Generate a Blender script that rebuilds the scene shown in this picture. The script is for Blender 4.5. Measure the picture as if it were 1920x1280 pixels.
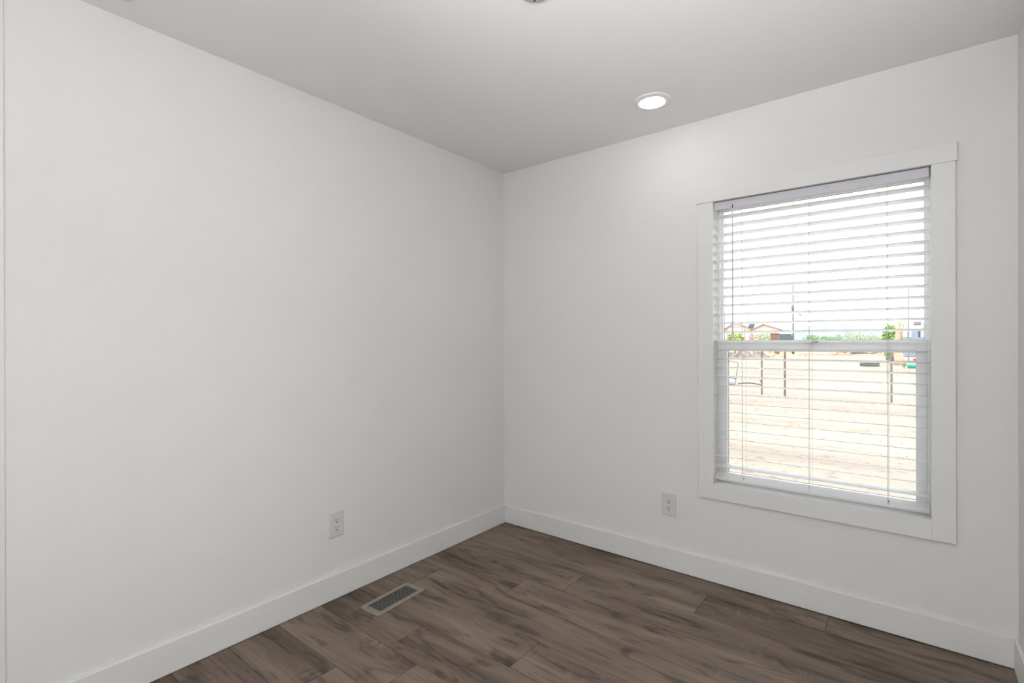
import bpy, bmesh, math, random
from mathutils import Vector, Matrix
random.seed(7)
for o in list(bpy.data.objects): bpy.data.objects.remove(o, do_unlink=True)
S = bpy.context.scene
C = S.collection
PI = math.pi

# ------------------------------------------------------------------ camera
CX, CY, CZ = 2.22437, -2.71209, 1.26812
YAW, PIT, ROL, F = -0.67107, -0.00094, -0.00253, 936.957
fw = Vector((math.sin(YAW)*math.cos(PIT), math.cos(YAW)*math.cos(PIT), math.sin(PIT)))
r0 = Vector((math.cos(YAW), -math.sin(YAW), 0)); u0 = r0.cross(fw)
rr = math.cos(ROL)*r0 + math.sin(ROL)*u0
uu = -math.sin(ROL)*r0 + math.cos(ROL)*u0
cd = bpy.data.cameras.new('camera'); cam = bpy.data.objects.new('camera', cd); C.objects.link(cam)
M = Matrix((rr, uu, -fw)).transposed().to_4x4(); M.translation = (CX, CY, CZ)
cam.matrix_world = M
cd.sensor_width = 36; cd.sensor_fit = 'HORIZONTAL'; cd.lens = F*36/1920
cd.clip_start = 0.02; cd.clip_end = 6000
S.camera = cam

# ------------------------------------------------------------------ world, sun, area light, exposure
W = bpy.data.worlds.new('sky'); S.world = W; W.use_nodes = True
nt = W.node_tree; bg = nt.nodes['Background']
tc = nt.nodes.new('ShaderNodeTexCoord'); sp = nt.nodes.new('ShaderNodeSeparateXYZ')
cr = nt.nodes.new('ShaderNodeValToRGB')
cr.color_ramp.elements[0].position = 0.0; cr.color_ramp.elements[0].color = (1.0, 0.995, 0.985, 1)
cr.color_ramp.elements[1].position = 0.6; cr.color_ramp.elements[1].color = (0.92, 0.96, 1.0, 1)
nt.links.new(tc.outputs['Generated'], sp.inputs[0]); nt.links.new(sp.outputs['Z'], cr.inputs[0])
nt.links.new(cr.outputs[0], bg.inputs['Color']); bg.inputs['Strength'].default_value = 3.4
sd = bpy.data.lights.new('sun', 'SUN'); so = bpy.data.objects.new('sun', sd); C.objects.link(so)
sd.energy = 1.0; sd.angle = 0.01; sd.color = (1.0, 0.96, 0.9)
so.rotation_euler = (math.radians(28), math.radians(-14), 0)      # high sun from behind the house
so.location = (0, -4, 12)
ad = bpy.data.lights.new('doorway_fill', 'AREA'); ao = bpy.data.objects.new('doorway_fill', ad); C.objects.link(ao)
ad.shape = 'RECTANGLE'; ad.size = 0.86; ad.size_y = 1.95; ad.energy = 10.5; ad.color = (1.0, 1.0, 1.0)
ao.location = (1.78, -3.42, 1.02); ao.rotation_euler = (PI/2, 0, 0)     # added fill lamp, unseen behind the camera, filling the doorway
fd = bpy.data.lights.new('ceiling_fill_spot', 'SPOT'); fo = bpy.data.objects.new('ceiling_fill_spot', fd); C.objects.link(fo)
fd.energy = 93; fd.color = (1.0, 1.0, 1.0); fd.spot_size = math.radians(66); fd.spot_blend = 1.0; fd.shadow_soft_size = 0.12
fo.location = (2.3, -3.0, 1.3)                                     # added fill spot, unseen, aimed up to brighten the ceiling
fo.rotation_euler = (Vector((1.95, -1.9, 2.44)) - Vector(fo.location)).to_track_quat('-Z', 'Y').to_euler()
f2 = bpy.data.lights.new('ceiling_fill_disk', 'AREA'); f2o = bpy.data.objects.new('ceiling_fill_disk', f2); C.objects.link(f2o)
f2.shape = 'DISK'; f2.size = 0.35; f2.energy = 14.5
f2o.location = (2.05, -2.95, 1.75); f2o.rotation_euler = (PI*0.93, 0, 0)  # added upward fill disk behind the camera, lifts ceiling and upper walls
S.view_settings.view_transform = 'Standard'; S.view_settings.look = 'None'
S.view_settings.exposure = 0.55; S.view_settings.gamma = 1.0; S.view_settings.use_curve_mapping = False

LENS_EMIT = 17.0

# ------------------------------------------------------------------ materials
def mat(name, col, rough=0.5, spec=0.5, metal=0.0, bump=None, vary=None):
    m = bpy.data.materials.new(name); m.use_nodes = True
    n = m.node_tree; b = n.nodes['Principled BSDF']
    b.inputs['Base Color'].default_value = (*col, 1); b.inputs['Roughness'].default_value = rough
    b.inputs['Specular IOR Level'].default_value = spec; b.inputs['Metallic'].default_value = metal
    if bump or vary:
        t = n.nodes.new('ShaderNodeTexCoord')
    if bump:
        sc, st, di = bump
        no = n.nodes.new('ShaderNodeTexNoise'); no.inputs['Scale'].default_value = sc; no.inputs['Detail'].default_value = 3
        bp = n.nodes.new('ShaderNodeBump'); bp.inputs['Strength'].default_value = st; bp.inputs['Distance'].default_value = di
        n.links.new(t.outputs['Object'], no.inputs['Vector']); n.links.new(no.outputs['Fac'], bp.inputs['Height'])
        n.links.new(bp.outputs['Normal'], b.inputs['Normal'])
    if vary:
        sc, amt = vary
        no = n.nodes.new('ShaderNodeTexNoise'); no.inputs['Scale'].default_value = sc; no.inputs['Detail'].default_value = 4
        rp = n.nodes.new('ShaderNodeValToRGB')
        rp.color_ramp.elements[0].position = 0.3; rp.color_ramp.elements[1].position = 0.7
        rp.color_ramp.elements[0].color = (*[c*(1-amt) for c in col], 1)
        rp.color_ramp.elements[1].color = (*[min(1, c*(1+amt)) for c in col], 1)
        n.links.new(t.outputs['Object'], no.inputs['Vector']); n.links.new(no.outputs['Fac'], rp.inputs[0])
        n.links.new(rp.outputs[0], b.inputs['Base Color'])
    return m

M_wall = mat('wall_paint', (0.80, 0.797, 0.79), 0.75, 0.25, bump=(85, 0.32, 0.004))
M_ceil = mat('ceiling_paint', (0.86, 0.857, 0.85), 0.8, 0.2, bump=(60, 0.12, 0.003))
M_trim = mat('trim_paint', (0.80, 0.80, 0.795), 0.42, 0.4, bump=(20, 0.03, 0.002))
M_vinyl = mat('white_vinyl', (0.82, 0.83, 0.84), 0.35, 0.5, bump=(30, 0.02, 0.001))
M_slat = mat('blind_slat', (0.90, 0.90, 0.90), 0.4, 0.4, bump=(60, 0.02, 0.001))
def translucent(m, f):
    n = m.node_tree; b = n.nodes['Principled BSDF']; t = n.nodes.new('ShaderNodeBsdfTranslucent'); t.inputs[0].default_value = (0.93, 0.93, 0.93, 1)
    x = n.nodes.new('ShaderNodeMixShader'); x.inputs[0].default_value = f
    n.links.new(b.outputs[0], x.inputs[1]); n.links.new(t.outputs[0], x.inputs[2]); n.links.new(x.outputs[0], n.nodes['Material Output'].inputs[0])
translucent(M_slat, 0.58)
M_rail = mat('blind_headrail', (0.66, 0.65, 0.71), 0.45, 0.4, bump=(60, 0.02, 0.001))
M_cord = mat('blind_cord', (0.62, 0.62, 0.63), 0.8, 0.1, vary=(300, 0.1))
M_wand = mat('clear_grey_plastic', (0.72, 0.72, 0.74), 0.25, 0.5, vary=(40, 0.05))
M_gasket = mat('black_gasket', (0.03, 0.03, 0.035), 0.6, 0.3, vary=(80, 0.2))
M_dark = mat('dark_slot', (0.012, 0.011, 0.01), 0.8, 0.1, vary=(200, 0.2))
M_plate = mat('outlet_plastic', (0.69, 0.685, 0.69), 0.3, 0.5, bump=(50, 0.01, 0.001))
M_reg = mat('register_tan_enamel', (0.300, 0.258, 0.215), 0.5, 0.4, bump=(200, 0.05, 0.001), vary=(35, 0.08))
M_fin = mat('register_fins', (0.21, 0.205, 0.19), 0.45, 0.5, vary=(60, 0.1))
M_lightring = mat('light_trim_white', (0.82, 0.80, 0.78), 0.5, 0.4, vary=(20, 0.02))
M_disc = mat('ceiling_cover_plastic', (0.60, 0.60, 0.60), 0.5, 0.4, vary=(30, 0.03))
M_damper = mat('register_inside', (0.08, 0.076, 0.07), 0.8, 0.1, vary=(60, 0.2))
M_screw = mat('dark_screw', (0.06, 0.06, 0.06), 0.4, 0.5, vary=(200, 0.2))
M_brass = mat('satin_metal', (0.5, 0.5, 0.5), 0.35, 0.5, 1.0, vary=(100, 0.05))

def emit(name, col, st):
    m = bpy.data.materials.new(name); m.use_nodes = True; n = m.node_tree
    for x in list(n.nodes):
        if x.type == 'BSDF_PRINCIPLED': n.nodes.remove(x)
    e = n.nodes.new('ShaderNodeEmission'); e.inputs[0].default_value = (*col, 1); e.inputs[1].default_value = st
    n.links.new(e.outputs[0], n.nodes['Material Output'].inputs[0]); return m
M_lens = emit('lamp_lens', (1.0, 0.97, 0.93), LENS_EMIT)

def glass():
    m = bpy.data.materials.new('window_glass'); m.use_nodes = True; n = m.node_tree
    for x in list(n.nodes):
        if x.type == 'BSDF_PRINCIPLED': n.nodes.remove(x)
    t = n.nodes.new('ShaderNodeBsdfTransparent'); t.inputs[0].default_value = (0.97, 0.985, 0.98, 1)
    g = n.nodes.new('ShaderNodeBsdfGlossy'); g.inputs['Roughness'].default_value = 0.02
    fr = n.nodes.new('ShaderNodeFresnel'); fr.inputs[0].default_value = 1.25
    mx = n.nodes.new('ShaderNodeMixShader')
    n.links.new(fr.outputs[0], mx.inputs[0]); n.links.new(t.outputs[0], mx.inputs[1]); n.links.new(g.outputs[0], mx.inputs[2])
    n.links.new(mx.outputs[0], n.nodes['Material Output'].inputs[0]); return m
M_glass = glass()

def wood():
    m = bpy.data.materials.new('plank_floor'); m.use_nodes = True; n = m.node_tree; L = n.links
    b = n.nodes['Principled BSDF']; N = n.nodes.new
    uv = N('ShaderNodeUVMap'); uv.uv_map = 'UVMap'
    at = N('ShaderNodeAttribute'); at.attribute_name = 'plank'
    sx = N('ShaderNodeSeparateColor'); L.new(at.outputs['Color'], sx.inputs[0])
    def mapped(sx_, sy_):
        mp = N('ShaderNodeMapping'); mp.inputs['Scale'].default_value = (sx_, sy_, 1); L.new(uv.outputs[0], mp.inputs[0]); return mp
    def noise(sxs, sys_, scale, det, rough=0.55, dist=0.0):
        mp = mapped(sxs, sys_); no = N('ShaderNodeTexNoise'); no.inputs['Scale'].default_value = scale
        no.inputs['Detail'].default_value = det; no.inputs['Roughness'].default_value = rough; no.inputs['Distortion'].default_value = dist
        L.new(mp.outputs[0], no.inputs['Vector']); return no
    def math_(op, a, bb, clamp=False):
        k = N('ShaderNodeMath'); k.operation = op; k.use_clamp = clamp
        for i, v in enumerate((a, bb)):
            if isinstance(v, (int, float)): k.inputs[i].default_value = v
            else: L.new(v, k.inputs[i])
        return k.outputs[0]
    broad = noise(1.3, 9.0, 1.0, 3, 0.5, 0.6)          # long tone bands
    fine = noise(5.0, 60.0, 1.0, 6, 0.7, 0.8)         # fine grain
    blot = noise(3.1, 13.0, 1.0, 4, 0.55, 1.2)         # dark smoky blotches round knots
    streak = noise(2.2, 34.0, 1.0, 3, 0.5, 1.6)        # thin dark streaks
    saw = noise(70.0, 7.0, 1.0, 2, 0.5, 0.2)           # faint cross saw marks
    sawm = noise(2.6, 9.0, 1.0, 2, 0.5, 0.0)
    # cathedral figure: warped rings
    mpw = mapped(0.9, 11.0); wv = N('ShaderNodeTexWave'); wv.wave_type = 'RINGS'; wv.inputs['Scale'].default_value = 1.6
    wv.inputs['Distortion'].default_value = 5.0; wv.inputs['Detail'].default_value = 2.0; wv.inputs['Detail Scale'].default_value = 1.2
    L.new(mpw.outputs[0], wv.inputs['Vector'])
    v = math_('ADD', math_('MULTIPLY', math_('SUBTRACT', broad.outputs['Fac'], 0.5), 1.0), 0.285)
    v = math_('ADD', v, math_('MULTIPLY', fine.outputs['Fac'], 0.40))
    v = math_('ADD', v, math_('MULTIPLY', wv.outputs['Fac'], 0.035))
    v = math_('ADD', v, math_('MULTIPLY', math_('SUBTRACT', sx.outputs[0], 0.5), 0.27))
    rb = N('ShaderNodeMapRange'); rb.inputs[1].default_value = 0.54; rb.inputs[2].default_value = 0.74; L.new(blot.outputs['Fac'], rb.inputs[0])
    v = math_('SUBTRACT', v, math_('MULTIPLY', rb.outputs[0], 0.40))
    rs = N('ShaderNodeMapRange'); rs.inputs[1].default_value = 0.62; rs.inputs[2].default_value = 0.75; L.new(streak.outputs['Fac'], rs.inputs[0])
    v = math_('SUBTRACT', v, math_('MULTIPLY', rs.outputs[0], 0.22))
    rm = N('ShaderNodeMapRange'); rm.inputs[1].default_value = 0.60; rm.inputs[2].default_value = 0.72; L.new(sawm.outputs['Fac'], rm.inputs[0])
    v = math_('ADD', v, math_('MULTIPLY', math_('MULTIPLY', math_('SUBTRACT', saw.outputs['Fac'], 0.45), rm.outputs[0]), 0.9))
    cr = N('ShaderNodeValToRGB'); e = cr.color_ramp.elements
    e[0].position = 0.06; e[0].color = (0.060, 0.044, 0.033, 1)
    e[1].position = 0.82; e[1].color = (0.300, 0.232, 0.178, 1)
    x = e.new(0.32); x.color = (0.122, 0.088, 0.067, 1)
    x = e.new(0.52); x.color = (0.200, 0.150, 0.114, 1)
    L.new(v, cr.inputs[0]); L.new(cr.outputs[0], b.inputs['Base Color'])
    b.inputs['Roughness'].default_value = 0.52; b.inputs['Specular IOR Level'].default_value = 0.35
    bp = N('ShaderNodeBump'); bp.inputs['Strength'].default_value = 0.15; bp.inputs['Distance'].default_value = 0.001
    L.new(fine.outputs['Fac'], bp.inputs['Height']); L.new(bp.outputs[0], b.inputs['Normal'])
    return m
M_wood = wood()

# ------------------------------------------------------------------ mesh helpers
def bm_new(): return bmesh.new()
def box(bm, x0, x1, y0, y1, z0, z1, T=None):
    vs = [bm.verts.new(p) for p in ((x0,y0,z0),(x1,y0,z0),(x1,y1,z0),(x0,y1,z0),(x0,y0,z1),(x1,y0,z1),(x1,y1,z1),(x0,y1,z1))]
    for f in ((0,3,2,1),(4,5,6,7),(0,1,5,4),(1,2,6,5),(2,3,7,6),(3,0,4,7)): bm.faces.new([vs[i] for i in f])
    if T is not None: bmesh.ops.transform(bm, matrix=T, verts=vs)
    return vs
def tube(bm, pts, r, seg=8, cap=True):
    pts = [Vector(p) for p in pts]; rings = []
    rs = r if isinstance(r, (list, tuple)) else [r]*len(pts)
    for i, p in enumerate(pts):
        d = (pts[min(i+1, len(pts)-1)] - pts[max(i-1, 0)]).normalized()
        a = d.orthogonal().normalized() if i == 0 else (a - d*a.dot(d)).normalized()
        b = d.cross(a)
        rings.append([bm.verts.new(p + rs[i]*(math.cos(2*PI*k/seg)*a + math.sin(2*PI*k/seg)*b)) for k in range(seg)])
    for i in range(len(rings)-1):
        for k in range(seg):
            bm.faces.new((rings[i][k], rings[i][(k+1) % seg], rings[i+1][(k+1) % seg], rings[i+1][k]))
    if cap: bm.faces.new(rings[0][::-1]); bm.faces.new(rings[-1])
def lathe(bm, prof, c=(0,0,0), seg=48, flip=False):
    c = Vector(c); rings = []
    for r, z in prof:
        if r < 1e-6: rings.append([bm.verts.new(c + Vector((0,0,z)))])
        else: rings.append([bm.verts.new(c + Vector((r*math.cos(2*PI*k/seg), r*math.sin(2*PI*k/seg), z))) for k in range(seg)])
    for a, b in zip(rings, rings[1:]):
        for k in range(seg):
            k2 = (k+1) % seg
            if len(a) == 1 and len(b) == 1: continue
            f = [a[0], b[k2], b[k]] if len(a) == 1 else ([a[k], a[k2], b[0]] if len(b) == 1 else [a[k], a[k2], b[k2], b[k]])
            bm.faces.new(f)
    bmesh.ops.recalc_face_normals(bm, faces=bm.faces)
def obj(name, bm, m, parent=None, bevel=0, seg=2, smooth=False, loc=None, rotz=0):
    bmesh.ops.recalc_face_normals(bm, faces=bm.faces)
    me = bpy.data.meshes.new(name); bm.to_mesh(me); bm.free()
    if m is not None:
        for k in (m if isinstance(m, (list, tuple)) else [m]): me.materials.append(k)
    if smooth:
        for p in me.polygons: p.use_smooth = True
    o = bpy.data.objects.new(name, me); C.objects.link(o)
    if parent: o.parent = parent
    if loc: o.location = loc
    o.rotation_euler.z = rotz
    if bevel:
        md = o.modifiers.new('bevel', 'BEVEL'); md.width = bevel; md.segments = seg; md.limit_method = 'ANGLE'; md.angle_limit = 0.6
    return o
def empty(name, loc=(0,0,0), rotz=0, parent=None):
    o = bpy.data.objects.new(name, None); C.objects.link(o); o.location = loc; o.rotation_euler.z = rotz
    o.empty_display_size = 0.05
    if parent: o.parent = parent
    return o
def tag(o, label, cat, group=None, kind=None):
    o['label'] = label; o['category'] = cat
    if group: o['group'] = group
    if kind: o['kind'] = kind
    return o
def struct(o, label=None, cat=None):
    o['kind'] = 'structure'
    if label: o['label'] = label
    if cat: o['category'] = cat
    return o
def copy_tree(o, parent=None):
    c = o.copy(); C.objects.link(c)
    if parent: c.parent = parent
    for ch in list(o.children): copy_tree(ch, c)
    return c

# ------------------------------------------------------------------ room shell
RW, H, YB, T = 2.5535, 2.44, -3.42, 0.13
WX0, WX1, WZ0, WZ1 = 1.425, 2.297, 0.522, 1.992         # window opening

def floor():
    bm = bm_new(); uvl = bm.loops.layers.uv.new('UVMap'); cl = bm.loops.layers.float_color.new('plank')
    box(bm, 0, RW, YB-0.9, 0, -0.04, -0.004)
    joints = {0: 1.936, 1: 1.440, 2: 0.846, 3: 2.15, 4: 1.70, 5: 1.005, 6: 2.05, 7: 0.710, 8: 0.473, 9: 1.3, 10: 0.2}
    PL = 1.52; g = 0.0007
    y1 = 0.0; k = 0
    rnd = random.Random(21)
    tone = {(0,0): .45, (0,1): .6, (1,0): .62, (1,1): .22, (2,0): .75, (2,1): .3, (3,0): .72, (3,1): .3, (4,0): .6, (4,1): .62, (5,0): .55, (5,1): .72,
            (6,0): .42, (7,0): .62, (7,1): .32, (8,0): .22, (8,1): .72}
    while y1 > YB-0.85:
        y0 = -0.162 - 0.2075*k
        j = joints.get(k, rnd.uniform(0.1, 1.2)); xs = [j]
        while xs[0] > 0: xs.insert(0, xs[0]-PL)
        while xs[-1] < RW: xs.append(xs[-1]+PL)
        ji = xs.index(j)
        for i in range(len(xs)-1):
            a, b = max(xs[i], 0), min(xs[i+1], RW)
            if b-a < 0.002: continue
            tn = tone.get((k, i-ji+1), rnd.uniform(0.25, 0.75))
            ou, ov = rnd.uniform(0, 50), rnd.uniform(0, 50)
            X0, X1, Y0, Y1 = a+g, b-g, y0+g, min(y1, 0)-g
            top = [(X0+.0006, Y0+.0006, 0), (X1-.0006, Y0+.0006, 0), (X1-.0006, Y1-.0006, 0), (X0+.0006, Y1-.0006, 0)]
            bot = [(X0, Y0, -.0045), (X1, Y0, -.0045), (X1, Y1, -.0045), (X0, Y1, -.0045)]
            tv = [bm.verts.new(p) for p in top]; bv = [bm.verts.new(p) for p in bot]
            fs = [bm.faces.new(tv)] + [bm.faces.new((bv[q], bv[(q+1) % 4], tv[(q+1) % 4], tv[q])) for q in range(4)]
            for f in fs:
                for l in f.loops:
                    l[uvl].uv = (l.vert.co.x+ou, l.vert.co.y+ov); l[cl] = (tn, rnd.random(), 0, 1)
        y1 = y0; k += 1
    return struct(obj('floor', bm, M_wood))
floor()
bm = bm_new(); box(bm, -T, RW+T, YB-0.9, T, H, H+0.12); struct(obj('ceiling', bm, M_ceil))
bm = bm_new()
box(bm, -T, WX0, 0, T, -0.05, H); box(bm, WX1, RW+T, 0, T, -0.05, H); box(bm, WX0, WX1, 0, T, -0.05, WZ0); box(bm, WX0, WX1, 0, T, WZ1, H)
bmesh.ops.remove_doubles(bm, verts=bm.verts, dist=1e-5); struct(obj('wall_back', bm, M_wall))
bm = bm_new(); box(bm, -T, 0, YB-0.9, 0, -0.05, H)
struct(obj('wall_left', bm, M_wall))
bm = bm_new(); box(bm, RW, RW+T, YB-0.9, T, -0.05, H); struct(obj('wall_right', bm, M_wall))
bm = bm_new(); box(bm, 0, 1.33, YB-T, YB, -0.05, H); box(bm, 2.23, RW, YB-T, YB, -0.05, H); box(bm, 1.33, 2.23, YB-T, YB, 2.05, H)
struct(obj('wall_front', bm, M_wall))
bm = bm_new(); box(bm, -T, RW+T, YB-1.0, YB-0.9, -0.05, H); struct(obj('wall_hall', bm, M_wall))
# baseboards
HB, TB = 0.1236, 0.014
bm = bm_new(); box(bm, 0, TB, -2.474, -TB, 0.0012, HB); struct(obj('baseboard_left', bm, M_trim, bevel=0.003, seg=3))
bm = bm_new(); box(bm, 0, RW, -TB, 0, 0.004, HB); struct(obj('baseboard_back', bm, M_trim, bevel=0.003, seg=3))
bm = bm_new(); box(bm, RW-TB, RW, YB, -TB, 0.002, HB); struct(obj('baseboard_right', bm, M_trim, bevel=0.003, seg=3))
# floor-to-ceiling corner trim where the left wall ends beside the camera
bm = bm_new(); box(bm, 0, 0.006, -2.56, -2.474, 0, H); struct(obj('trim_2', bm, M_trim, bevel=0.003, seg=3))

# ------------------------------------------------------------------ window casing and window
tr = struct(empty('trim_1', (0, 0, 0)))
bm = bm_new(); box(bm, 1.341, 2.378, -0.0215, 0, WZ1, 2.068); obj('head_casing', bm, M_trim, tr, bevel=0.0012)
bm = bm_new(); box(bm, 1.3485, WX0, -0.018, 0, 0.440, WZ1); obj('side_casing', bm, M_trim, tr, bevel=0.0012)
bm = bm_new(); box(bm, WX1, 2.3735, -0.018, 0, 0.442, WZ1); obj('side_casing', bm, M_trim, tr, bevel=0.0012)
bm = bm_new(); box(bm, WX0, WX1, -0.018, 0, 0.441, WZ0); obj('apron', bm, M_trim, tr, bevel=0.0012)

wn = struct(empty('window_1', (0, 0, 0)))
def ring(bm, x0, x1, z0, z1, w, y0, y1, wt=None, wb=None):
    wt = w if wt is None else wt; wb = w if wb is None else wb
    box(bm, x0, x0+w, y0, y1, z0, z1); box(bm, x1-w, x1, y0, y1, z0, z1)
    box(bm, x0+w, x1-w, y0, y1, z1-wt, z1); box(bm, x0+w, x1-w, y0, y1, z0, z0+wb)
bm = bm_new(); ring(bm, WX0, WX1, WZ0, WZ1, 0.012, 0.068, T+0.012, 0.02, 0.024); obj('frame', bm, M_vinyl, wn, bevel=0.001)
bm = bm_new(); ring(bm, WX0+0.010, WX1-0.010, 1.236, WZ1-0.018, 0.0105, 0.092, 0.118, 0.014, 0.032)
obj('upper_sash', bm, M_vinyl, wn, bevel=0.001)
bm = bm_new(); ring(bm, WX0+0.012, WX1-0.012, WZ0+0.022, 1.266, 0.0355, 0.066, 0.092, 0.042, 0.027)
box(bm, WX0+0.03, WX1-0.03, 0.062, 0.066, 1.252, 1.262)
obj('lower_sash', bm, M_vinyl, wn, bevel=0.001)
bm = bm_new()
ux0, ux1, uz0, uz1 = WX0+0.0205, WX1-0.0205, 1.268, WZ1-0.032
lx0, lx1, lz0, lz1 = WX0+0.0475, WX1-0.0475, WZ0+0.049, 1.224
ring(bm, ux0-.0005, ux1+.0005, uz0-.0005, uz1+.0005, 0.0012, 0.1085, 0.1175); ring(bm, lx0-.0005, lx1+.0005, lz0-.0005, lz1+.0005, 0.0012, 0.0835, 0.0915)
obj('gasket', bm, M_gasket, wn)['label'] = 'black glazing gasket'
bm = bm_new(); box(bm, ux0, ux1, 0.104, 0.108, uz0, uz1); box(bm, lx0, lx1, 0.079, 0.083, lz0, lz1)
obj('panes', bm, M_glass, wn)['label'] = 'clear glass panes'
bm = bm_new(); box(bm, 1.825, 1.885, 0.050, 0.066, 1.2555, 1.2625); tube(bm, [(1.862, 0.050, 1.262), (1.89, 0.046, 1.262)], 0.004)
lk = obj('sash_lock', bm, M_brass, wn, bevel=0.001); lk['label'] = 'small metal sash lock'

# ------------------------------------------------------------------ venetian blind
bl = tag(empty('window_blind', (1.855, 0.03, 0.53)), 'white horizontal slat blind with open slats hanging in the window', 'window blind')
BO = Vector((-1.855, -0.03, -0.53))
def bobj(name, bm, m, **k):
    bmesh.ops.translate(bm, vec=BO, verts=bm.verts); return obj(name, bm, m, bl, **k)
SX0, SX1 = 1.4268, 2.2910
bm = bm_new(); box(bm, SX0-0.001, SX1, -0.001, 0.003, 1.9495, 1.9885); box(bm, SX0-0.001, SX1, 0.003, 0.052, 1.955, 1.987)
hr = bobj('headrail', bm, M_rail, bevel=0.0012)
def slat(bm, z, tilt, w=0.0495, y=0.008):
    # near (room) edge at (y, z); the far edge falls by tilt
    n = 6; th = 0.0026; rows = []
    for i in range(n+1):
        t = i/n; s = t*w; crown = 0.0022*math.sin(PI*t)
        cy = y + s*math.cos(tilt) + crown*math.sin(tilt); cz = z - s*math.sin(tilt) + crown*math.cos(tilt)
        rows.append((cy, cz))
    for x0, x1 in ((SX0, SX1),):
        tp = [[bm.verts.new((x, a, b)) for x in (x0, x1)] for a, b in rows]
        bt = [[bm.verts.new((x, a, b-th)) for x in (x0, x1)] for a, b in rows]
        for i in range(n):
            bm.faces.new((tp[i][0], tp[i][1], tp[i+1][1], tp[i+1][0])); bm.faces.new((bt[i][0], bt[i+1][0], bt[i+1][1], bt[i][1]))
            for e in (0, 1): bm.faces.new((tp[i][e], tp[i+1][e], bt[i+1][e], bt[i][e]))
        bm.faces.new((tp[0][0], bt[0][0], bt[0][1], tp[0][1])); bm.faces.new((tp[n][0], tp[n][1], bt[n][1], bt[n][0]))
bm = bm_new()
for i in range(28): slat(bm, 1.9195 - i*0.04637, math.radians(9.7))
slat(bm, 0.6115, math.radians(-8.5))
sl = bobj('slats', bm, M_slat); sl['label'] = 'thin white horizontal slats'
bm = bm_new()
Tm = Matrix.Translation((0, 0.006, 0.5465)) @ Matrix.Rotation(math.radians(27), 4, 'X')
box(bm, SX0, SX1, 0, 0.050, -0.0065, 0.0065, Tm)
br = bobj('bottom_rail', bm, M_slat, bevel=0.003, seg=3)
for px in (1.5645, 2.155):
    bm = bm_new(); tube(bm, [(px, 0.0135, 0.5615), (px, 0.0225, 0.5665)], 0.0016)
    pl = obj('cord_plug', bm, M_screw, br); pl.data.transform(Matrix.Translation(BO)); pl['label'] = 'dark cord plug'
for px in (1.5625, 1.8575, 2.1535):
    bm = bm_new()
    for dx, y, zt, zb in ((-0.0035, 0.0062, 1.953, 0.552), (0.0035, 0.0585, 1.953, 0.572), (0.0, 0.0045, 1.953, 0.55)):
        tube(bm, [(px+dx, y, zt), (px+dx, y, (zt+zb)/2), (px+dx, y, zb)], 0.0007 if y > 0.005 else 0.0009, seg=6)
    bobj('ladder_cord', bm, M_cord)
wd = None
bm = bm_new(); tube(bm, [(1.5195, -0.009, 1.945), (1.5195, -0.0095, 1.6), (1.5195, -0.010, 1.305)], 0.0043, seg=6)
tube(bm, [(1.5195, -0.010, 1.306), (1.5195, -0.010, 1.283)], [0.0056, 0.0052], seg=8)
wd = bobj('tilt_wand', bm, M_wand); wd['label'] = 'thin grey tilt wand'
bm = bm_new(); tube(bm, [(1.5195, -0.002, 1.962), (1.5195, -0.009, 1.962), (1.5195, -0.011, 1.955), (1.5195, -0.009, 1.945)], 0.0026)
hk = obj('hook', bm, M_screw, wd); hk.data.transform(Matrix.Translation(BO)); hk['label'] = 'dark hook'

# ------------------------------------------------------------------ outlets (built facing -y, plate back on y = 0)
def outlet(name, label, group):
    t = tag(empty(name), label, 'power outlet', group)
    bm = bm_new(); w, h = 0.0405, 0.0625
    pr = [(0.0, 1.0), (-0.0035, 1.0), (-0.006, 0.93)]
    rings_ = []
    for y, s in pr:
        sw, sh = w*s if s == 1 else w-0.003, h*s if s == 1 else h-0.003
        rings_.append([bm.verts.new(p) for p in ((-sw, y, -sh), (sw, y, -sh), (sw, y, sh), (-sw, y, sh))])
    for a, b in zip(rings_, rings_[1:]):
        for k in range(4): bm.faces.new((a[k], a[(k+1) % 4], b[(k+1) % 4], b[k]))
    bm.faces.new(rings_[-1]); bm.faces.new(rings_[0][::-1])
    obj('cover_plate', bm, M_plate, t, bevel=0.001)
    bm = bm_new(); box(bm, -0.0168, 0.0168, -0.0072, -0.0055, -0.0335, 0.0335); ins = obj('socket_insert', bm, M_plate, t, bevel=0.0006)
    for zc in (0.0195, -0.0195):
        bm = bm_new()
        for sx, hh in ((-0.0062, 0.0043), (0.0062, 0.0035)): box(bm, sx-0.0013, sx+0.0013, -0.0074, -0.0070, zc-hh+0.003, zc+hh+0.003)
        lathe(bm, [(0, 0), (0.0031, 0), (0.0031, 0.0004), (0, 0.0004)], seg=12)
        n = 26
        vs = bm.verts[-n:] if False else [v for v in bm.verts if abs(v.co.y) < 0.0035 and abs(v.co.z) < 0.0006]
        bmesh.ops.transform(bm, matrix=Matrix.Translation((0, -0.0070, zc-0.0088)) @ Matrix.Rotation(PI/2, 4, 'X'), verts=vs)
        obj('socket_holes', bm, M_dark, ins)['label'] = 'dark socket holes'
    return t
o1 = outlet('power_outlet', 'white duplex outlet low on the wall just left of the window', 'white duplex outlets')
o1.location = (1.1815, 0, 0.3605)
bm = bm_new(); box(bm, 0.0042, 0.0078, -0.0074, -0.0070, 0.0075, 0.0105); obj('indicator_dot', bm, M_dark, o1)
o2 = copy_tree(o1); o2['label'] = 'white duplex outlet on the left wall above the floor vent'
o2.location = (0, -1.3165, 0.3645); o2.rotation_euler.z = PI/2

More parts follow.
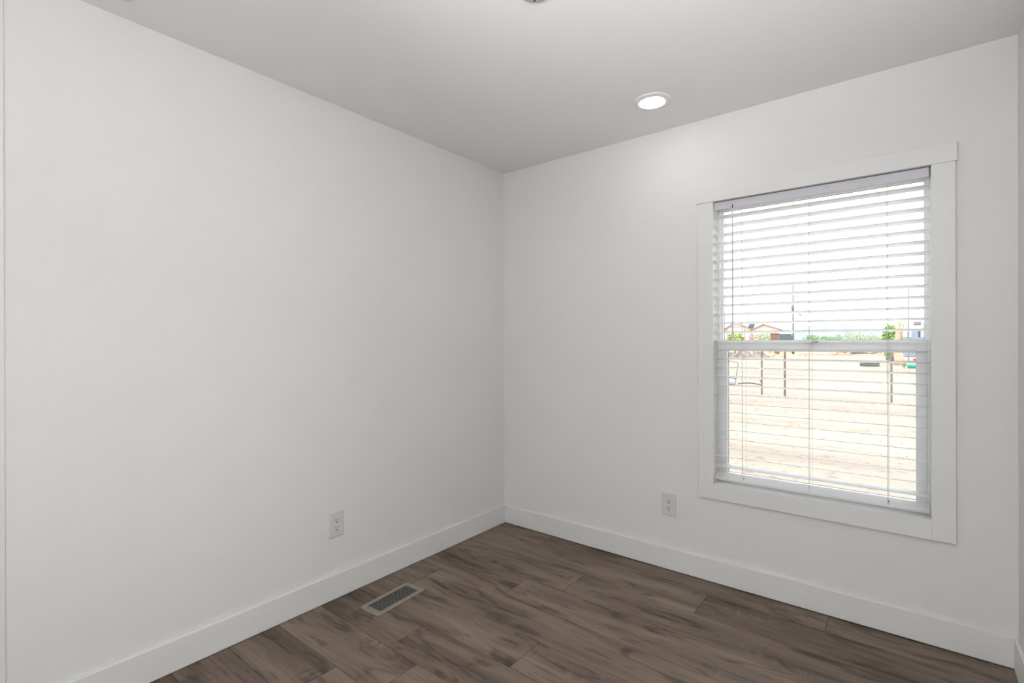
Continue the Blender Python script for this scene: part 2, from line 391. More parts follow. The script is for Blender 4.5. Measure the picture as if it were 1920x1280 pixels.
# ------------------------------------------------------------------ floor register
vt = tag(empty('floor_vent', (0.2335, -1.148, 0.0), math.radians(3)), 'tan metal floor register lying beside the left baseboard', 'floor vent')
def rrect(w, h, r, n=6):
    pts = []
    for cx, cy, a0 in ((w-r, h-r, 0), (-w+r, h-r, PI/2), (-w+r, -h+r, PI), (w-r, -h+r, 1.5*PI)):
        for k in range(n+1):
            a = a0 + PI/2*k/n; pts.append((cx+r*math.cos(a), cy+r*math.sin(a)))
    return pts
bm = bm_new()
A = rrect(0.0675, 0.1515, 0.017); B = rrect(0.0635, 0.1475, 0.014); D = rrect(0.0455, 0.122, 0.003)
R1 = [bm.verts.new((x, y, 0.0003)) for x, y in A]; R2 = [bm.verts.new((x, y, 0.0035)) for x, y in A]
R3 = [bm.verts.new((x, y, 0.0058)) for x, y in B]; R4 = [bm.verts.new((x, y, 0.0050)) for x, y in D]; R5 = [bm.verts.new((x, y, 0.0010)) for x, y in D]
for a, b in ((R1, R2), (R2, R3), (R3, R4), (R4, R5)):
    for k in range(len(a)): bm.faces.new((a[k], a[(k+1) % len(a)], b[(k+1) % len(a)], b[k]))
obj('frame', bm, M_reg, vt)
bm = bm_new(); box(bm, -0.046, 0.046, -0.1225, 0.1225, 0.0002, 0.0010); obj('damper', bm, M_damper, vt)['label'] = 'dark opening under the fins'
bm = bm_new()
for i in range(21):
    y = -0.1150 + i*0.230/20
    Tm = Matrix.Translation((0, y, 0.0035)) @ Matrix.Rotation(math.radians(-20), 4, 'X')
    box(bm, -0.0456, 0.0456, -0.0041, 0.0041, -0.0005, 0.0005, Tm)
obj('fins', bm, M_fin, vt)['label'] = 'grey louvre fins'
bm = bm_new(); box(bm, -0.027, -0.021, -0.1415, -0.127, 0.0045, 0.0105); obj('lever', bm, M_reg, vt, bevel=0.0008)

# ------------------------------------------------------------------ ceiling fixtures
def downlight(label, loc):
    t = tag(empty('recessed_light', loc), label, 'ceiling light', 'round recessed ceiling lights')
    bm = bm_new(); lathe(bm, [(0.059, -0.0001), (0.091, -0.0001), (0.091, -0.003), (0.087, -0.0065), (0.070, -0.009), (0.062, -0.0085), (0.059, -0.006), (0.059, -0.0001)], seg=64)
    obj('trim_ring', bm, M_lightring, t, smooth=False)
    bm = bm_new(); lathe(bm, [(0.0598, -0.0045), (0.0595, -0.0085), (0.054, -0.0112), (0.042, -0.0125), (0.023, -0.0132), (0, -0.0134)], seg=64)
    l = obj('lens', bm, M_lens, t, smooth=True); l['label'] = 'glowing white lens'
    return t
d1 = downlight('lit round recessed ceiling light near the wall with the window', (1.2415, -0.366, H))
d2 = copy_tree(d1); d2.location = (1.2395, -2.46, H); d2['label'] = 'lit round recessed ceiling light above the camera end of the room'

cv = tag(empty('ceiling_cover_plate', (1.256, -1.364, H)), 'round grey ceiling cover plate with dark screw, cut by top edge', 'ceiling cover plate')
bm = bm_new(); lathe(bm, [(0.062, 0), (0.062, -0.004), (0.060, -0.009), (0.055, -0.013), (0.040, -0.0155), (0, -0.0165)], seg=48)
obj('plate', bm, M_disc, cv, smooth=True)
for s in (1, -1):
    ux, uy = -0.615*s*0.040, 0.789*s*0.040
    bm = bm_new(); lathe(bm, [(0, -0.0185), (0.0035, -0.0180), (0.0045, -0.0155), (0.0045, -0.013)], c=(ux, uy, 0), seg=16)
    obj('screw', bm, M_screw, cv, smooth=True)['label'] = 'dark screw head'
sm = tag(empty('ceiling_sprinkler', (0.148, -2.2025, H)), 'tiny white ceiling fitting at the top left corner, barely in frame', 'ceiling fitting')
bm = bm_new(); lathe(bm, [(0.028, 0), (0.028, -0.003), (0.022, -0.006), (0, -0.006)], seg=32); obj('flange', bm, M_lightring, sm, smooth=True)
bm = bm_new(); lathe(bm, [(0.012, -0.005), (0.012, -0.012), (0, -0.013)], seg=24); obj('cap', bm, M_lightring, sm, smooth=True)

# ------------------------------------------------------------------ outdoors
ZG = -0.7
def at(px, Y, dz=None, py=None):
    """world point on the plane y = Y seen at column px; its height from row py if given"""
    d = fw + rr*((px-960)/F) + uu*((640-(py if py is not None else 638))/F)
    t = (Y-CY)/d.y; p = Vector((CX, CY, CZ)) + d*t
    if py is None: p.z = ZG if dz is None else dz
    return p
def ground_mat():
    m = bpy.data.materials.new('sandy_ground'); m.use_nodes = True; n = m.node_tree; L = n.links; b = n.nodes['Principled BSDF']; N = n.nodes.new
    t = N('ShaderNodeTexCoord')
    def no(scale, sx=1, sy=1, det=5):
        mp = N('ShaderNodeMapping'); mp.inputs['Scale'].default_value = (sx, sy, 1); L.new(t.outputs['Object'], mp.inputs[0])
        q = N('ShaderNodeTexNoise'); q.inputs['Scale'].default_value = scale; q.inputs['Detail'].default_value = det; q.inputs['Roughness'].default_value = 0.6
        L.new(mp.outputs[0], q.inputs['Vector']); return q
    a = no(0.5, 0.35, 1.6); s = no(7.0, 0.7, 1.0, 6); c = N('ShaderNodeMixRGB'); c.blend_type = 'MULTIPLY'; c.inputs[0].default_value = 1.0
    r1 = N('ShaderNodeValToRGB'); r1.color_ramp.elements[0].position = 0.35; r1.color_ramp.elements[1].position = 0.62
    r1.color_ramp.elements[0].color = (0.195, 0.160, 0.132, 1); r1.color_ramp.elements[1].color = (0.246, 0.211, 0.179, 1)
    r2 = N('ShaderNodeValToRGB'); r2.color_ramp.elements[0].position = 0.30; r2.color_ramp.elements[1].position = 0.46
    r2.color_ramp.elements[0].color = (0.66, 0.60, 0.54, 1); r2.color_ramp.elements[1].color = (1, 1, 1, 1)
    L.new(a.outputs['Fac'], r1.inputs[0]); L.new(s.outputs['Fac'], r2.inputs[0])
    L.new(r1.outputs[0], c.inputs[1]); L.new(r2.outputs[0], c.inputs[2]); L.new(c.outputs[0], b.inputs['Base Color'])
    b.inputs['Roughness'].default_value = 0.95; b.inputs['Specular IOR Level'].default_value = 0.1
    return m
bm = bm_new()
v = [bm.verts.new(p) for p in ((-1600, 0.2, ZG), (1600, 0.2, ZG), (1600, 2600, ZG), (-1600, 2600, ZG))]; bm.faces.new(v)
v = [bm.verts.new(p) for p in ((-1600, -400, ZG-0.01), (1600, -400, ZG-0.01), (1600, 0.2, ZG), (-1600, 0.2, ZG))]; bm.faces.new(v)
gr = struct(obj('ground', bm, ground_mat()), 'pale sandy yard outside the window', 'ground')

M_post = mat('rusty_post', (0.125, 0.095, 0.078), 0.8, 0.3, vary=(9, 0.35))
M_wire = mat('galvanised_wire', (0.26, 0.26, 0.26), 0.5, 0.5, 0.5, vary=(5, 0.1))
FY = 17.1
fc = tag(empty('chain_link_fence', (0, FY, ZG)), 'tall chain-link fence with thin rusty posts across the sandy yard', 'fence')
for x in (-7.2, -4.2, -1.95, -1.205, 1.796, 4.8):
    bm = bm_new(); tube(bm, [(x, 0, 0), (x, 0, 1.86)], 0.034 if x == -1.205 else 0.028, seg=10)
    lathe(bm, [(0.034, 1.86), (0.036, 1.875), (0.02, 1.90), (0, 1.905)], c=(x, 0, 0), seg=10)
    obj('fence_post', bm, M_post, fc)
bm = bm_new(); tube(bm, [(-7.2, 0, 1.84), (4.8, 0, 1.84)], 0.02, seg=8); obj('top_rail', bm, M_post, fc)
bm = bm_new(); w = 0.0013; st = 0.075
n = int((12+1.8)/st)
for i in range(n):
    for s in (1, -1):
        x0 = -7.2 - 1.8 + i*st if s == 1 else -7.2 + i*st
        x1 = x0 + s*1.8 if s == 1 else x0 - 1.8
        a, b = Vector((x0, 0.03, 0.02)), Vector((x1, 0.03, 1.82))
        lo, hi = -7.2, 4.8
        def clip(a, b):
            d = b - a; t0, t1 = 0.0, 1.0
            ta, tb_ = (lo-a.x)/d.x, (hi-a.x)/d.x
            if ta > tb_: ta, tb_ = tb_, ta
            t0, t1 = max(t0, ta), min(t1, tb_)
            return (a+d*t0, a+d*t1) if t1 > t0 + 1e-3 else None
        c = clip(a, b)
        if c: tube(bm, [c[0], c[1]], w, seg=3, cap=False)
obj('wire_mesh', bm, M_wire, fc)['label'] = 'fine grey diamond wire mesh'

def leafcloud(bm, c, rad, n, size, rnd, lean=(0, 0, 0)):
    c = Vector(c)
    for _ in range(n):
        while True:
            p = Vector((rnd.uniform(-1, 1), rnd.uniform(-1, 1), rnd.uniform(-1, 1)))
            if 0.15 < p.length < 1: break
        q = c + Vector((p.x*rad[0], p.y*rad[1], p.z*rad[2])) + Vector(lean)*(p.z)
        a = Vector((rnd.gauss(0, 1), rnd.gauss(0, 1), rnd.gauss(0, 1))).normalized(); b = a.orthogonal().normalized()
        s = size*rnd.uniform(0.6, 1.3)
        bm.faces.new([bm.verts.new(q + u) for u in (a*s, b*s*0.5, -a*s, -b*s*0.5)])
M_bark = mat('bark', (0.25, 0.17, 0.11), 0.9, 0.1, vary=(6, 0.3))
def shrub(name, label, cat, px, Y, wpx, ytop, col, group=None, ybase=None, seedn=0, trunk=True, n=420, size=None, lean=(0, 0, 0), extra=None):
    rnd = random.Random(seedn+int(px))
    b = at(px, Y); k = (Y-CY)/ (fw.y + rr.y*((px-960)/F)) / F      # metres per pixel there
    top = at(px, Y, py=ytop).z; h = top - ZG; rw = wpx*k/2
    t = tag(empty(name, b), label, cat, group)
    m = mat('foliage_'+str(seedn), tuple(0.72*c for c in col), 0.8, 0.15, vary=(2.2/max(rw, .3), 0.35))
    bm = bm_new(); zc = h*0.56 if trunk else h*0.5
    leafcloud(bm, (0, 0, zc), (rw, rw*0.8, h-zc), int(n*1.7), size or max(0.10, rw*0.12), rnd, lean)
    if extra:
        for ex, ez, er in extra: leafcloud(bm, (ex*rw, 0, ez*h), (er*rw, er*rw, er*rw*0.8), n//3, size or max(0.10, rw*0.12), rnd)
    obj('foliage', bm, m, t)
    bm = bm_new(); tube(bm, [(0, 0, -0.05), (0.03*h, 0, h*0.35), (-0.02*h, 0.02, h*0.7)], [0.035*h, 0.025*h, 0.01*h], seg=8)
    tube(bm, [(0.03*h, 0, h*0.3), (0.5*rw, 0, h*0.72)], [0.018*h, 0.006*h], seg=6); tube(bm, [(0.02*h, 0, h*0.25), (-0.5*rw, 0.1*rw, h*0.7)], [0.018*h, 0.006*h], seg=6)
    obj('stem', bm, M_bark, t)
    return t
# shrubs seen under the far house, left to right
shrub('shrub', 'yellow-green shrub at far left beyond the fence', 'shrub', 1378, 78, 34, 621, (0.34, 0.42, 0.10), 'shrubs before the far house', seedn=1)
shrub('shrub', 'pink-flowered shrub between two green shrubs beyond the fence', 'shrub', 1413, 80, 20, 622, (0.50, 0.30, 0.27), 'shrubs before the far house', seedn=2)
shrub('shrub', 'pale green shrub beside the parked white truck', 'shrub', 1433, 76, 32, 621, (0.44, 0.50, 0.30), 'shrubs before the far house', seedn=3)
# far tree line
for i, (px, w, yt) in enumerate(((1522, 30, 627), (1548, 26, 628), (1571, 20, 627), (1592, 20, 620), (1612, 22, 621), (1635, 20, 623), (1651, 16, 627))):
    lab = ('low hazy green tree first right of the utility pole', 'low hazy green tree second right of the utility pole', 'low hazy green tree third right of the utility pole',
           'taller green bush left of the middle gap on the horizon', 'taller green bush right of the middle gap on the horizon', 'pale green bush left of the big green tree',
           'small green bush touching the big green tree')[i]
    shrub('distant_tree', lab, 'tree', px, 190+8*i if i < 3 else 120+6*i, w, yt, (0.22, 0.33, 0.13) if i < 3 else (0.30, 0.38, 0.14), 'trees along the horizon', seedn=10+i, n=260)
shrub('green_tree', 'bright green leaning tree at left end of the trailer', 'tree', 1668, 52, 26, 607, (0.24, 0.42, 0.09), seedn=30, n=420, size=0.16, extra=((0.7, 0.83, 0.34), (1.25, 0.94, 0.30)))
shrub('small_plant', 'small green weed on the dirt right of the right fence post', 'plant', 1695, 41.0, 7, 677, (0.30, 0.38, 0.12), seedn=31, n=60, size=0.06)

# tan bare trunk
b = at(1686, 47.0)
tk = tag(empty('bare_trunk', b), 'tan bare trunk standing in front of the blue-grey trailer', 'tree trunk')
M_tan = mat('tan_trunk', (0.40, 0.28, 0.19), 0.85, 0.1, bump=(8, 0.6, 0.03), vary=(4, 0.2))
bm = bm_new(); tube(bm, [(0, 0, -0.05), (-0.02, 0, 0.5), (-0.08, 0, 1.6), (-0.06, 0, 2.6), (-0.12, 0, 3.45)], [0.36, 0.32, 0.24, 0.18, 0.15], seg=14); obj('stem', bm, M_tan, tk, smooth=True)
bm = bm_new(); tube(bm, [(0.08, -0.05, 2.0), (0.16, -0.08, 2.7), (0.12, -0.06, 3.5)], [0.10, 0.11, 0.07], seg=10); obj('branch_stub', bm, M_tan, tk, smooth=True)

# trailer on the right
M_tw = mat('trailer_white', (0.62, 0.62, 0.62), 0.4, 0.4, vary=(1, 0.03)); M_tb = mat('trailer_blue_grey', (0.19, 0.23, 0.29), 0.5, 0.4, vary=(1.5, 0.12))
M_tg = mat('trailer_window', (0.05, 0.055, 0.065), 0.35, 0.15, vary=(3, 0.1)); M_rub = mat('tyre_rubber', (0.05, 0.05, 0.05), 0.85, 0.2, vary=(9, 0.25))
tb0 = at(1712, 55.0)
tl = tag(empty('travel_trailer', tb0), 'white travel trailer with blue-grey lower side at right edge of window view', 'trailer')
def tx(px): return at(px, 54.6).x - tb0.x
def tz(py): return at(1712, 54.6, py=py).z - ZG
bm = bm_new(); box(bm, tx(1691), 3.8, -0.36, 2.0, tz(618), tz(597)); obj('upper_body', bm, M_tw, tl, bevel=0.18, seg=4)
bm = bm_new(); box(bm, tx(1666), 3.8, -0.42, 2.0, 0.45, tz(618)); obj('lower_body', bm, M_tb, tl, bevel=0.06, seg=2)
for x0, x1, dk in ((1667, 1670, 1), (1693, 1701, 0), (1705, 1709, 0), (1722, 1725, 1), (1727, 1733, 0)):
    bm = bm_new(); box(bm, tx(x0), tx(x1), -0.46, -0.40, tz(632), tz(620)); obj('window', bm, M_tg if dk else M_tw, tl)
bm = bm_new(); box(bm, tx(1713), tx(1727), -0.55, -0.34, tz(609), tz(603)); obj('vent_cover', bm, mat('grey_unit', (0.16, 0.16, 0.165), 0.6, 0.3, vary=(2, 0.1)), tl, bevel=0.04)['label'] = 'dark grey vent cover'
for x in (-1.6, 2.4):
    bm = bm_new(); lathe(bm, [(0, -0.12), (0.2, -0.12), (0.36, -0.11), (0.38, 0), (0.36, 0.11), (0.2, 0.12), (0, 0.12)], seg=24)
    wv = obj('wheel', bm, M_rub, tl, smooth=True); wv.rotation_euler = (PI/2, 0, 0); wv.location = (x, -0.25, 0.375)

# tall thin pole by the trailer
tp = tag(empty('thin_pole', at(1703.5, 47.6)), 'thin plain pole rising in front of the white trailer', 'pole')
bm = bm_new(); tube(bm, [(0, 0, -0.05), (0, 0, 3.5), (0, 0, 6.2)], [0.05, 0.045, 0.04], seg=8); obj('shaft', bm, mat('grey_pole', (0.18, 0.175, 0.175), 0.6, 0.4, vary=(2, 0.1)), tp)
bm = bm_new(); lathe(bm, [(0.04, 6.2), (0.055, 6.22), (0.05, 6.28), (0, 6.31)], seg=10); obj('cap', bm, M_wire, tp)

# utility pole
Y = 76.3; k = 0.10
b = at(1487.3, Y)
up = tag(empty('utility_pole', b), 'tall grey utility pole with a lamp arm in the upper window view', 'utility pole')
M_pole = mat('weathered_pole', (0.15, 0.15, 0.155), 0.85, 0.2, vary=(1.5, 0.15))
def rel(px, py): q = at(px, Y, py=py) - b; return Vector((q.x, 0, q.z))
bm = bm_new(); tube(bm, [(0, 0, -0.1), (0, 0, 5), tuple(rel(1487, 532))], [0.15, 0.12, 0.09], seg=10); obj('shaft', bm, M_pole, up, smooth=True)
bm = bm_new(); tube(bm, [tuple(rel(1487, 556)), tuple(rel(1490, 555.5)), tuple(rel(1497, 557))], 0.03, seg=6)
for px in (1490.5, 1494, 1497): tube(bm, [tuple(rel(px, 556.5)), tuple(rel(px, 554.5))], 0.07, seg=8)
obj('insulator_arm', bm, M_pole, up)
bm = bm_new(); tube(bm, [tuple(rel(1487, 574)), tuple(rel(1480, 572)), tuple(rel(1475, 567.5))], 0.045, seg=6); obj('bracket', bm, M_pole, up)
bm = bm_new(); lathe(bm, [(0, -0.45), (0.16, -0.42), (0.19, 0), (0.16, 0.42), (0, 0.45)], c=(0.0, -0.25, rel(1487, 577).z), seg=16); obj('transformer', bm, M_pole, up, smooth=True)
bm = bm_new(); tube(bm, [tuple(rel(1487, 592)), tuple(rel(1496, 588.6))], 0.02, seg=6); obj('lamp_arm', bm, M_wire, up)
bm = bm_new(); tube(bm, [tuple(rel(1496, 588.6)), tuple(rel(1500, 589.5)), tuple(rel(1504, 590.8))], [0.05, 0.10, 0.07], seg=8); obj('lamp_head', bm, M_pole, up, smooth=True)

# far house with two pale gables
M_hw = mat('stucco', (0.55, 0.47, 0.43), 0.9, 0.1, vary=(0.6, 0.06)); M_roof = mat('pale_shingle', (0.46, 0.37, 0.32), 0.9, 0.1, vary=(1.2, 0.12)); M_fas = mat('red_fascia', (0.42, 0.20, 0.15), 0.7, 0.2, vary=(1, 0.1))
Y = 112.0; b = at(1412, Y); hs = tag(empty('far_house', b), 'far pale pink house with low gables at left of window view', 'house')
def hx(px, py): q = at(px, Y, py=py) - b; return q.x, q.z
def gable(x0, x1, xr, zr, ze, y0, y1):
    bm = bm_new()
    pts = [(x0, 0), (x1, 0), (x1, ze), (xr, zr), (x0, ze)]
    fr_ = [bm.verts.new((x, y0, z)) for x, z in pts]; bk = [bm.verts.new((x, y1, z)) for x, z in pts]
    bm.faces.new(fr_); bm.faces.new(bk[::-1])
    for q in range(5): bm.faces.new((fr_[q], fr_[(q+1) % 5], bk[(q+1) % 5], bk[q]))
    w_ = obj('wall', bm, M_hw, hs)
    ov = 0.5
    sl1, sl2 = (zr-ze)/(xr-x0), (zr-ze)/(x1-xr)
    bm = bm_new()
    for (xa, za, xb, zb) in ((x0-ov, ze-ov*sl1, xr, zr), (xr, zr, x1+ov, ze-ov*sl2)):
        vs = [bm.verts.new(p) for p in ((xa, y0-0.5, za+0.03), (xb, y0-0.5, zb+0.03), (xb, y1+.3, zb+0.03), (xa, y1+.3, za+0.03), (xa, y0-0.5, za+0.2), (xb, y0-0.5, zb+0.2), (xb, y1+.3, zb+0.2), (xa, y1+.3, za+0.2))]
        for f in ((0,3,2,1),(4,5,6,7),(0,1,5,4),(1,2,6,5),(2,3,7,6),(3,0,4,7)): bm.faces.new([vs[i] for i in f])
    obj('roof', bm, M_roof, hs)
    bm = bm_new(); tube(bm, [(x0-ov, y0-0.55, ze-ov*sl1+0.12), (xr, y0-0.55, zr+0.12), (x1+ov, y0-0.55, ze-ov*sl2+0.12)], 0.07, seg=4); obj('fascia', bm, M_fas, hs)
xa, ze = hx(1411, 618); xr, zr = hx(1432, 608.5); xb, _ = hx(1462, 618)
gable(xa, xb, xr, zr, ze, 0, 8)
xa2, ze2 = hx(1352, 617); xr2, zr2 = hx(1372, 604); xb2, _ = hx(1403, 614)
gable(xa2, xb2, xr2, zr2, ze2, 3, 11)
x0, z0 = hx(1401.5, 614); x1, z1 = hx(1411, 606)
bm = bm_new(); Tm = Matrix.Translation(((x0+x1)/2, 1.5, (z0+z1)/2)) @ Matrix.Rotation(math.radians(12), 4, 'Y') @ Matrix.Rotation(math.radians(-35), 4, 'X')
box(bm, -0.55, 0.55, -0.06, 0.06, -0.65, 0.65, Tm); tube(bm, [((x0+x1)/2, 1.6, z0-1.5), ((x0+x1)/2, 1.6, (z0+z1)/2)], 0.06)
obj('solar_panel', bm, M_tg, hs)['label'] = 'small dark solar panel'

# low dark frame standing before the left shrub
q0 = at(1363, 70); q1 = at(1396.5, 70)
fr = tag(empty('metal_frame', (q0+q1)/2), 'thin dark rectangular metal frame standing before the left shrub', 'metal frame')
hw = (q1-q0).length/2; h = at(1380, 70, py=613).z - ZG; hb_ = at(1380, 70, py=632.5).z - ZG
for s in (-1, 1):
    bm = bm_new(); tube(bm, [(s*hw, 0, -0.02), (s*hw, 0, h)], 0.035, seg=6); obj('upright', bm, M_post, fr)
for z in (hb_, h):
    bm = bm_new(); tube(bm, [(-hw, 0, z), (hw, 0, z)], 0.035, seg=6); obj('crossbar', bm, M_post, fr)

# parked car beyond the shrubs
cp = at(1470, 71)
ca = tag(empty('parked_truck', cp, math.radians(8)), 'white parked truck with dark windscreen beside the pale green shrub', 'truck')
ca.scale = (1.15, 0.9, 1.42)
def loft(bm, sections):
    rs = []
    for y, hw_, z0_, z1_ in sections:
        rs.append([bm.verts.new(p) for p in ((-hw_, y, z0_), (hw_, y, z0_), (hw_*1.0, y, (z0_+z1_)/2), (hw_*0.94, y, z1_), (-hw_*0.94, y, z1_), (-hw_, y, (z0_+z1_)/2))])
    for a, bb in zip(rs, rs[1:]):
        for q in range(6): bm.faces.new((a[q], a[(q+1) % 6], bb[(q+1) % 6], bb[q]))
    bm.faces.new(rs[0][::-1]); bm.faces.new(rs[-1])
bm = bm_new(); loft(bm, [(-2.5, 0.82, 0.5, 1.15), (-2.3, 0.95, 0.4, 1.3), (-1.0, 1.0, 0.35, 1.42), (1.5, 1.0, 0.35, 1.45), (2.5, 0.95, 0.45, 1.4)]); obj('body', bm, M_tw, ca, bevel=0.05)
bm = bm_new(); loft(bm, [(-1.15, 0.92, 1.40, 1.46), (-0.45, 0.78, 1.40, 2.02), (1.4, 0.78, 1.40, 2.06), (2.2, 0.86, 1.40, 1.5)]); obj('cabin', bm, M_tg, ca, bevel=0.04)['label'] = 'dark glazed cabin'
bm = bm_new(); box(bm, -0.80, 0.80, -0.50, 1.50, 1.90, 2.11); obj('roof', bm, M_tw, ca, bevel=0.03)
for x in (-0.9, 0.9):
    for y in (-1.6, 1.6):
        bm = bm_new(); lathe(bm, [(0, -0.12), (0.22, -0.12), (0.36, -0.10), (0.38, 0), (0.36, 0.10), (0.22, 0.12), (0, 0.12)], seg=20)
        w_ = obj('wheel', bm, M_rub, ca, smooth=True); w_.rotation_euler = (0, PI/2, 0); w_.location = (x, y, 0.37)
bx = at(1453, 66)
sh = tag(empty('brown_bin', bx), 'dark brown upright bin left of the parked white truck', 'bin')
M_brown = mat('brown_plastic', (0.16, 0.09, 0.06), 0.7, 0.2, vary=(2, 0.15))
hb2 = at(1453, 66, py=624.5).z - ZG
bm = bm_new(); box(bm, -0.45, 0.45, -0.4, 0.4, 0, hb2-0.12); obj('body', bm, M_brown, sh, bevel=0.03)
bm = bm_new(); box(bm, -0.5, 0.5, -0.45, 0.45, hb2-0.12, hb2); obj('lid', bm, M_brown, sh, bevel=0.03)

# big tractor tyre lying on its side
ty = tag(empty('tractor_tyre', (at(1629.5, 43.0).x, 43.6, ZG)), 'large black tyre lying flat on the sand behind the fence', 'tyre')
bm = bm_new(); Rt, Ht = 0.585, 0.36
lathe(bm, [(0.33, 0.05), (0.36, 0.0), (0.53, 0.0), (Rt, 0.06), (Rt, Ht-0.06), (0.53, Ht), (0.36, Ht), (0.33, Ht-0.05), (0.33, 0.05)], seg=40); obj('carcass', bm, M_rub, ty, smooth=False)
bm = bm_new()
M_tread = mat('tyre_tread', (0.12, 0.115, 0.11), 0.9, 0.15, vary=(9, 0.25))
for i in range(26):
    for s in (1, -1):
        a = 2*PI*(i + (0.5 if s < 0 else 0))/26
        Tm = Matrix.Rotation(a, 4, 'Z') @ Matrix.Translation((Rt, 0, Ht/2 + s*0.075)) @ Matrix.Rotation(s*math.radians(42), 4, 'X')
        box(bm, -0.02, 0.025, -0.02, 0.02, -0.115, 0.115, Tm)
obj('tread', bm, M_tread, ty)

# teal ball and red scrap on the right
bl_ = at(1709.5, 42.0)
tb_ = tag(empty('teal_tub', bl_), 'round teal tub on the sand right of the right fence post', 'tub')
bm = bm_new(); lathe(bm, [(0, 0), (0.20, 0), (0.27, 0.10), (0.29, 0.22), (0.27, 0.30)], seg=28); obj('body', bm, mat('teal_plastic', (0.03, 0.28, 0.19), 0.4, 0.4, vary=(4, 0.1)), tb_, smooth=True)
bm = bm_new(); lathe(bm, [(0.275, 0.29), (0.26, 0.36), (0.18, 0.44), (0, 0.47)], seg=28); obj('lid', bm, mat('pale_teal', (0.42, 0.56, 0.52), 0.4, 0.4, vary=(4, 0.05)), tb_, smooth=True)
rs_ = tag(empty('red_barrel', at(1717.5, 42.6)), 'dark red barrel partly hidden at the right edge of the lower glass', 'barrel')
M_red = mat('dark_red', (0.24, 0.05, 0.05), 0.6, 0.3, vary=(4, 0.2))
bm = bm_new(); lathe(bm, [(0, 0), (0.16, 0), (0.17, 0.02), (0.165, 0.3), (0.17, 0.32), (0.165, 0.6), (0.17, 0.62), (0, 0.62)], seg=20); obj('drum', bm, M_red, rs_)
bm = bm_new(); lathe(bm, [(0.172, 0.61), (0.178, 0.63), (0.172, 0.65), (0.15, 0.645)], seg=20); obj('rim', bm, M_red, rs_)

# bent frame, pale lump and black hose at lower left of the view
Y = 20.9; b = at(1374, Y)
def rel2(px, py, YY=None): q = at(px, YY or Y, py=py) - b; return (q.x, q.y, q.z)
bf = tag(empty('wire_stand', b), 'bent thin dark wire stand by left edge of the lower glass', 'wire stand')
bm = bm_new(); tube(bm, [rel2(1355, 674), rel2(1366, 676), rel2(1384.5, 680), rel2(1380.5, 706), rel2(1379, 718)], 0.014, seg=6); obj('bent_rod', bm, M_gasket, bf)
bm = bm_new(); tube(bm, [rel2(1355, 705), rel2(1366, 707), rel2(1380.5, 710)], 0.02, seg=6); tube(bm, [rel2(1355, 674), rel2(1355, 719)], 0.014, seg=6); obj('cross_rod', bm, M_gasket, bf)
lp = tag(empty('pale_rock', at(1372, 20.6)), 'pale grey lump lying at foot of the bent wire stand', 'rock')
bm = bm_new(); bmesh.ops.create_icosphere(bm, subdivisions=3, radius=1)
rnd = random.Random(5)
for v in bm.verts:
    s = 1 + 0.25*math.sin(v.co.x*5+1)*math.cos(v.co.y*4) + rnd.uniform(-.05, .05); v.co = Vector((v.co.x*0.17, v.co.y*0.13, max(v.co.z*0.15, -0.11)))*s + Vector((0, 0, 0.12))
obj('stone', bm, mat('pale_stone', (0.28, 0.28, 0.31), 0.9, 0.1, vary=(9, 0.25)), lp, smooth=True)
Y3 = 20.75
hz = tag(empty('black_hose', at(1405, Y3)), 'black hose snaking over the sand toward the left fence post', 'hose')
b3 = hz.location.copy(); pts = []
for i in range(40):
    t = i/39; px = 1384 + 43*t
    q = at(px, Y3 - 0.25*math.sin(t*6.3), py=719.5 - 2.2*math.sin(t*PI*1.15) + 0.8*t) - b3; pts.append((q.x, q.y, max(q.z, 0.022)))
bm = bm_new(); tube(bm, pts, 0.024, seg=8); obj('pipe', bm, M_gasket, hz, smooth=True)
e = Vector(pts[-1]); bm = bm_new(); tube(bm, [e, e + Vector((0.02, 0, 0.08)), e + Vector((-0.05, 0, 0.2))], 0.016, seg=8); obj('nozzle', bm, M_gasket, hz)

# heaps
def heap(name, label, cat, px, Y, wpx, h, col, seedn, stuff=True, depth=1.2):
    rnd = random.Random(seedn); b = at(px, Y); k = (Y-CY)/(fw.y + rr.y*((px-960)/F))/F; rw = wpx*k/2
    bm = bm_new(); nx, ny = 40, 8; g = []
    ph = [rnd.uniform(0, 6) for _ in range(6)]
    for i in range(nx+1):
        row = []
        for j in range(ny+1):
            u, v_ = i/nx*2-1, j/ny*2-1
            z = h*max(0, (1-u*u))**0.6*max(0, 1-v_*v_)**0.8*(0.62+0.25*math.sin(u*9+ph[0])+0.15*math.sin(u*23+ph[1]+v_*3)+0.1*math.sin(u*41+ph[2])+rnd.uniform(-.1, .1))
            row.append(bm.verts.new((u*rw, v_*depth, max(z, 0) - (0.02 if abs(u) == 1 or abs(v_) == 1 else 0))))
        g.append(row)
    for i in range(nx):
        for j in range(ny): bm.faces.new((g[i][j], g[i+1][j], g[i+1][j+1], g[i][j+1]))
    o = obj(name, bm, mat(name+'_mat', col, 0.95, 0.05, vary=(1.6, 0.45)), loc=b)
    return tag(o, label, cat, kind='stuff')
heap('brush_pile', 'grey-brown dry brush heap behind the left fence posts', 'brush', 1392, 60, 92, 1.15, (0.17, 0.14, 0.12), 3)
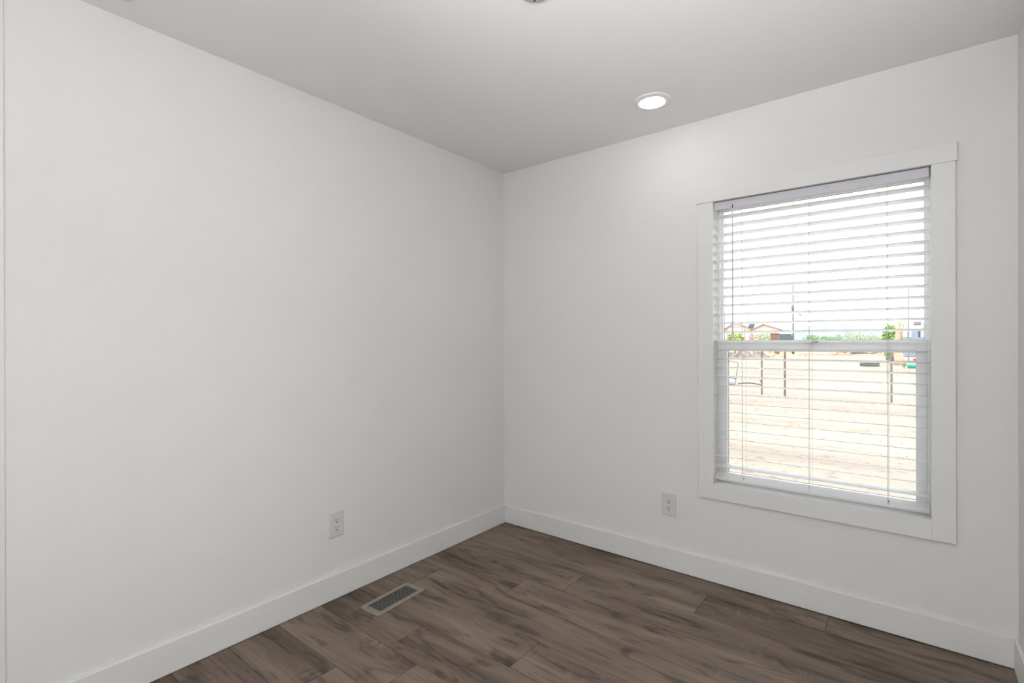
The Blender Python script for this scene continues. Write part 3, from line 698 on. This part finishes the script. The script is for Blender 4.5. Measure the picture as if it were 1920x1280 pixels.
heap('dark_rubble', 'low dark rubble heap on the horizon above the tyre', 'rubble', 1610, 80, 84, 0.62, (0.06, 0.055, 0.05), 4)
heap('dirt_berm', 'low reddish dirt bank in front of the dark rubble', 'dirt', 1600, 74, 190, 0.42, (0.27, 0.17, 0.115), 5)
heap('orange_berm', 'low orange dirt bank between the two left fence posts', 'dirt', 1458, 64, 96, 0.85, (0.34, 0.24, 0.16), 6)
# pebbles: uncountable specks on the sand
bm = bm_new(); rnd = random.Random(12)
for _ in range(420):
    py = 697 + 203*rnd.random()**2.2; px = rnd.uniform(1350, 1735)
    dist = (CZ-ZG)*F/(py-638.5); d = fw + rr*((px-960)/F); q = Vector((CX, CY, 0)) + d*dist
    s = rnd.uniform(0.003, 0.010)*(dist/10)**0.6
    m4 = Matrix.Translation((q.x, q.y, ZG + s*0.3)) @ Matrix.Rotation(rnd.uniform(0, 6), 4, 'Z') @ Matrix.Diagonal((s*rnd.uniform(1, 2.4), s, s*0.6, 1))
    bmesh.ops.create_icosphere(bm, subdivisions=1, radius=1, matrix=m4)
tag(obj('pebbles', bm, mat('pebble', (0.12, 0.10, 0.08), 0.95, 0.05, vary=(1.0, 0.4))), 'small brown pebbles and twigs scattered over the pale sand', 'pebbles', kind='stuff')
# distant hills, with pale blue haze put into their base colour
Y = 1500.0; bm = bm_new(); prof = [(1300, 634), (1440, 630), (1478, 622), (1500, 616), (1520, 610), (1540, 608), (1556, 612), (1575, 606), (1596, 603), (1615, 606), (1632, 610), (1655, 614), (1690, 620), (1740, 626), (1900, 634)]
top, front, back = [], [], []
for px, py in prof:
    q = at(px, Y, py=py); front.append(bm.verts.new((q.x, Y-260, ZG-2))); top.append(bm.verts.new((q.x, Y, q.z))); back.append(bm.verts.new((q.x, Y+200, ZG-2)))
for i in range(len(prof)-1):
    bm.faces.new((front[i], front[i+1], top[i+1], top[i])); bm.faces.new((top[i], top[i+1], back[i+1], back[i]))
hl = struct(obj('hills', bm, mat('haze_tinted_hills', (0.200, 0.222, 0.255), 1.0, 0.0, vary=(0.02, 0.06)), smooth=True), 'pale blue hills on the horizon', 'hills')
